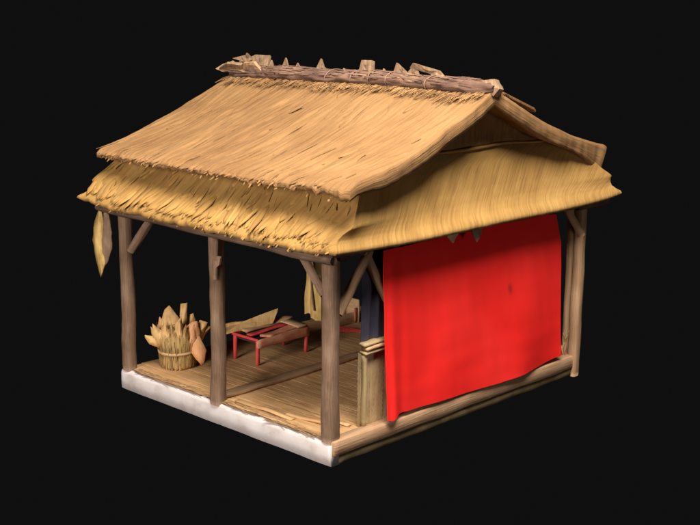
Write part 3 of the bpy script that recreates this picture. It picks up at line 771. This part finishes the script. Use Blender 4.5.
LB = [(-.03, .34, .28, .46, -.20, .05, 'leaf', 1, 0, 0), (-.13, .27, .16, .36, -.38, .12, 'leaf', 2, .12, 2), (-.19, .30, .13, .24, -1.0, .10, 'leaf', 3, .1, 0),
 (.07, .34, .15, .48, .03, .02, 'leaf', 4, -.05, 1), (.12, .27, .26, .38, .30, .12, 'orleaf', 5, .05, 0), (.19, .28, .18, .36, .42, .06, 'leaf', 6, 0, 1),
 (.03, .26, .13, .38, .08, .19, 'leaf', 7, .02, 2), (-.07, .26, .13, .36, -.12, .18, 'leaf', 8, .05, 2), (.23, .42, .20, .36, 2.85, .14, 'orleaf', 9, .10, 0),
 (.0, .36, .13, .34, .25, .15, 'leaf', 10, .05, 2), (-.12, .36, .16, .30, -.28, .0, 'orleaf', 11, 0, 2), (.12, .36, .18, .32, .15, -.06, 'leaf', 12, 0, 0),
 (-.16, .25, .09, .34, -.16, .13, 'stalk', 13, .05, 2), (.10, .26, .10, .34, .12, .18, 'stalk', 14, .03, 2), (-.02, .25, .09, .38, -.04, .19, 'stalk', 15, .03, 2),
 (.17, .25, .12, .34, .20, .14, 'orleaf', 16, .05, 2), (-.20, .32, .10, .24, -.5, .04, 'leaf', 17, 0, 2), (.24, .34, .12, .24, .65, .0, 'leaf', 18, 0, 1),
 (-.11, .26, .08, .40, -.10, .17, 'leaf', 19, .02, 2), (.06, .25, .07, .42, .02, .20, 'leaf', 20, .02, 2)]
for a_ in LB: leafblade(*a_)

# ---- low red table with its tray and boards
tb = empty('low_table', (-2.72, 1.70, FZ), 'low red legged table with an open tray top near the back of the hut', 'table')
x0, x1, y0, y1, tz = -2.96, -2.50, 1.24, 2.12, FZ+.34
for (lx, ly, L0) in ((x0+.02, y0+.02, 0), (x1-.02, y0+.02, 0), (x1-.02, y1-.02, 0), (x0+.02, y1-.02, 0)):
    mb = MB(); plank(mb, (lx, ly, FZ+.012+.155), -Z, .31, X, .050, Y, .045, seed=lx+ly, wob=.008, bev=.008, taper=.35)
    mb.build('leg', M['redwood'], tb)
for (a, b) in (((x0, y0), (x1, y0)), ((x1, y0), (x1, y1)), ((x1, y1), (x0, y1)), ((x0, y1), (x0, y0))):
    A, B = Vector((*a, tz)), Vector((*b, tz)); dv = (B-A); mb = MB()
    wr = (a == (x1, y0))
    plank(mb, (A+B)/2-Z*(.045 if wr else .0), dv, dv.length+.03, Z.cross(dv), .030, Z, .12 if wr else .034, seed=a[0]*3+a[1], wob=.016 if wr else .006, bev=.008)
    mb.build('side_board' if wr else 'rail', M['pink' if wr else 'redwood'], tb)
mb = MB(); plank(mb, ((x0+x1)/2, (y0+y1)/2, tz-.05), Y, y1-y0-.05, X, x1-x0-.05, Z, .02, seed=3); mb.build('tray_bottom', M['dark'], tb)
mb = MB(); plank(mb, (-2.55, 1.30, FZ+.27), Z, .22, X, .04, Y, .02, seed=3.3, wob=.02, bev=.004, taper=.8); 
# boards lying in / on the tray
def board(name, c, ax, L, W, T, m, seed, label, nrm=Z, outline=None):
    mb = MB(); ax = Vector(ax).normalized(); ay = Vector(nrm).cross(ax).normalized(); az = ax.cross(ay)
    plank(mb, c, ax, L, ay, W, az, T, seed=seed, wob=.022, bev=.006)
    o = mb.build(name, M[m]); tag(o, label, 'board', 'boards lying on the low red table'); return o
board('wooden_board', (-2.60, 1.76, tz+.005), (-.10, 1, .02), .66, .17, .03, 'pink', 1, 'worn pinkish red board lying lengthwise in the middle of the low table tray', (-.05, 0, 1))
board('wooden_board', (-2.88, 1.74, tz+.040), (.02, 1, .03), .80, .13, .028, 'tan', 2, 'pale weathered board along the far edge of the low table')
board('wooden_board', (-2.72, 2.00, tz+.042), (1, -.05, 0), .50, .17, .026, 'tan', 3, 'short pale board lying across the right end of the low table')
board('wooden_board', (-2.745, 1.62, tz+.018), (.03, 1, .05), .60, .09, .026, 'redwood', 4, 'bright red narrow board in the tray beside the dark gap')
mb = MB()
husk(mb, [(-3.24, 1.10, tz-.03), (-3.10, 1.06, tz-.04), (-2.93, 1.22, tz+.03), (-2.86, 1.52, tz+.05), (-2.80, 1.78, tz+.06), (-2.92, 1.98, tz+.19), (-2.97, 1.66, tz+.09), (-3.10, 1.36, tz+.09), (-3.22, 1.16, tz+.05)], .03, 1.1, .03, 5)
o = mb.build('bark_sheet', M['leaf'], None, smooth=False); tag(o, 'tan curled sheet with a raised pointed tip resting on the low table', 'bark sheet')

# ---- things at the back of the floor
bx = empty('wooden_box', (-3.15, 3.62, FZ), 'small tan open box with a raised side at the far back corner of the floor', 'box')
plb = [((-3.26, 3.36, FZ+.10), Y, .50, X, .03, .18), ((-3.05, 3.40, FZ+.09), Y, .52, X, .03, .16), ((-3.14, 3.62, FZ+.17), X, .26, Y, .03, .32)]
for i, (c, ax, L, ay, W, H) in enumerate(plb):
    mb = MB(); plank(mb, c, ax, L, ay, W, Z, H, seed=i+60, wob=.02, bev=.008); mb.build('box_side', M['tan'], bx)
mb = MB(); plank(mb, (-3.15, 3.37, FZ+.02), Y, .46, X, .22, Z, .02, seed=61); mb.build('box_bottom', M['tan'], bx)
mb = MB(); plank(mb, (-3.025, 3.56, FZ+.13), Z, .2, Y, .05, X, .02, seed=66); mb.build('red_batten', M['worn'], bx)
mb = MB(); husk(mb, [(-2.98, 3.02, FZ+.03), (-2.86, 3.00, FZ+.03), (-2.60, 3.30, FZ+.03), (-2.74, 3.30, FZ+.04), (-2.94, 3.14, FZ+.06)], .03, 1.0, .012, 2)
o = mb.build('red_board', M['redwood'], None, smooth=False); tag(o, 'small flat red board lying on the dark floor in front of the tan box', 'board')
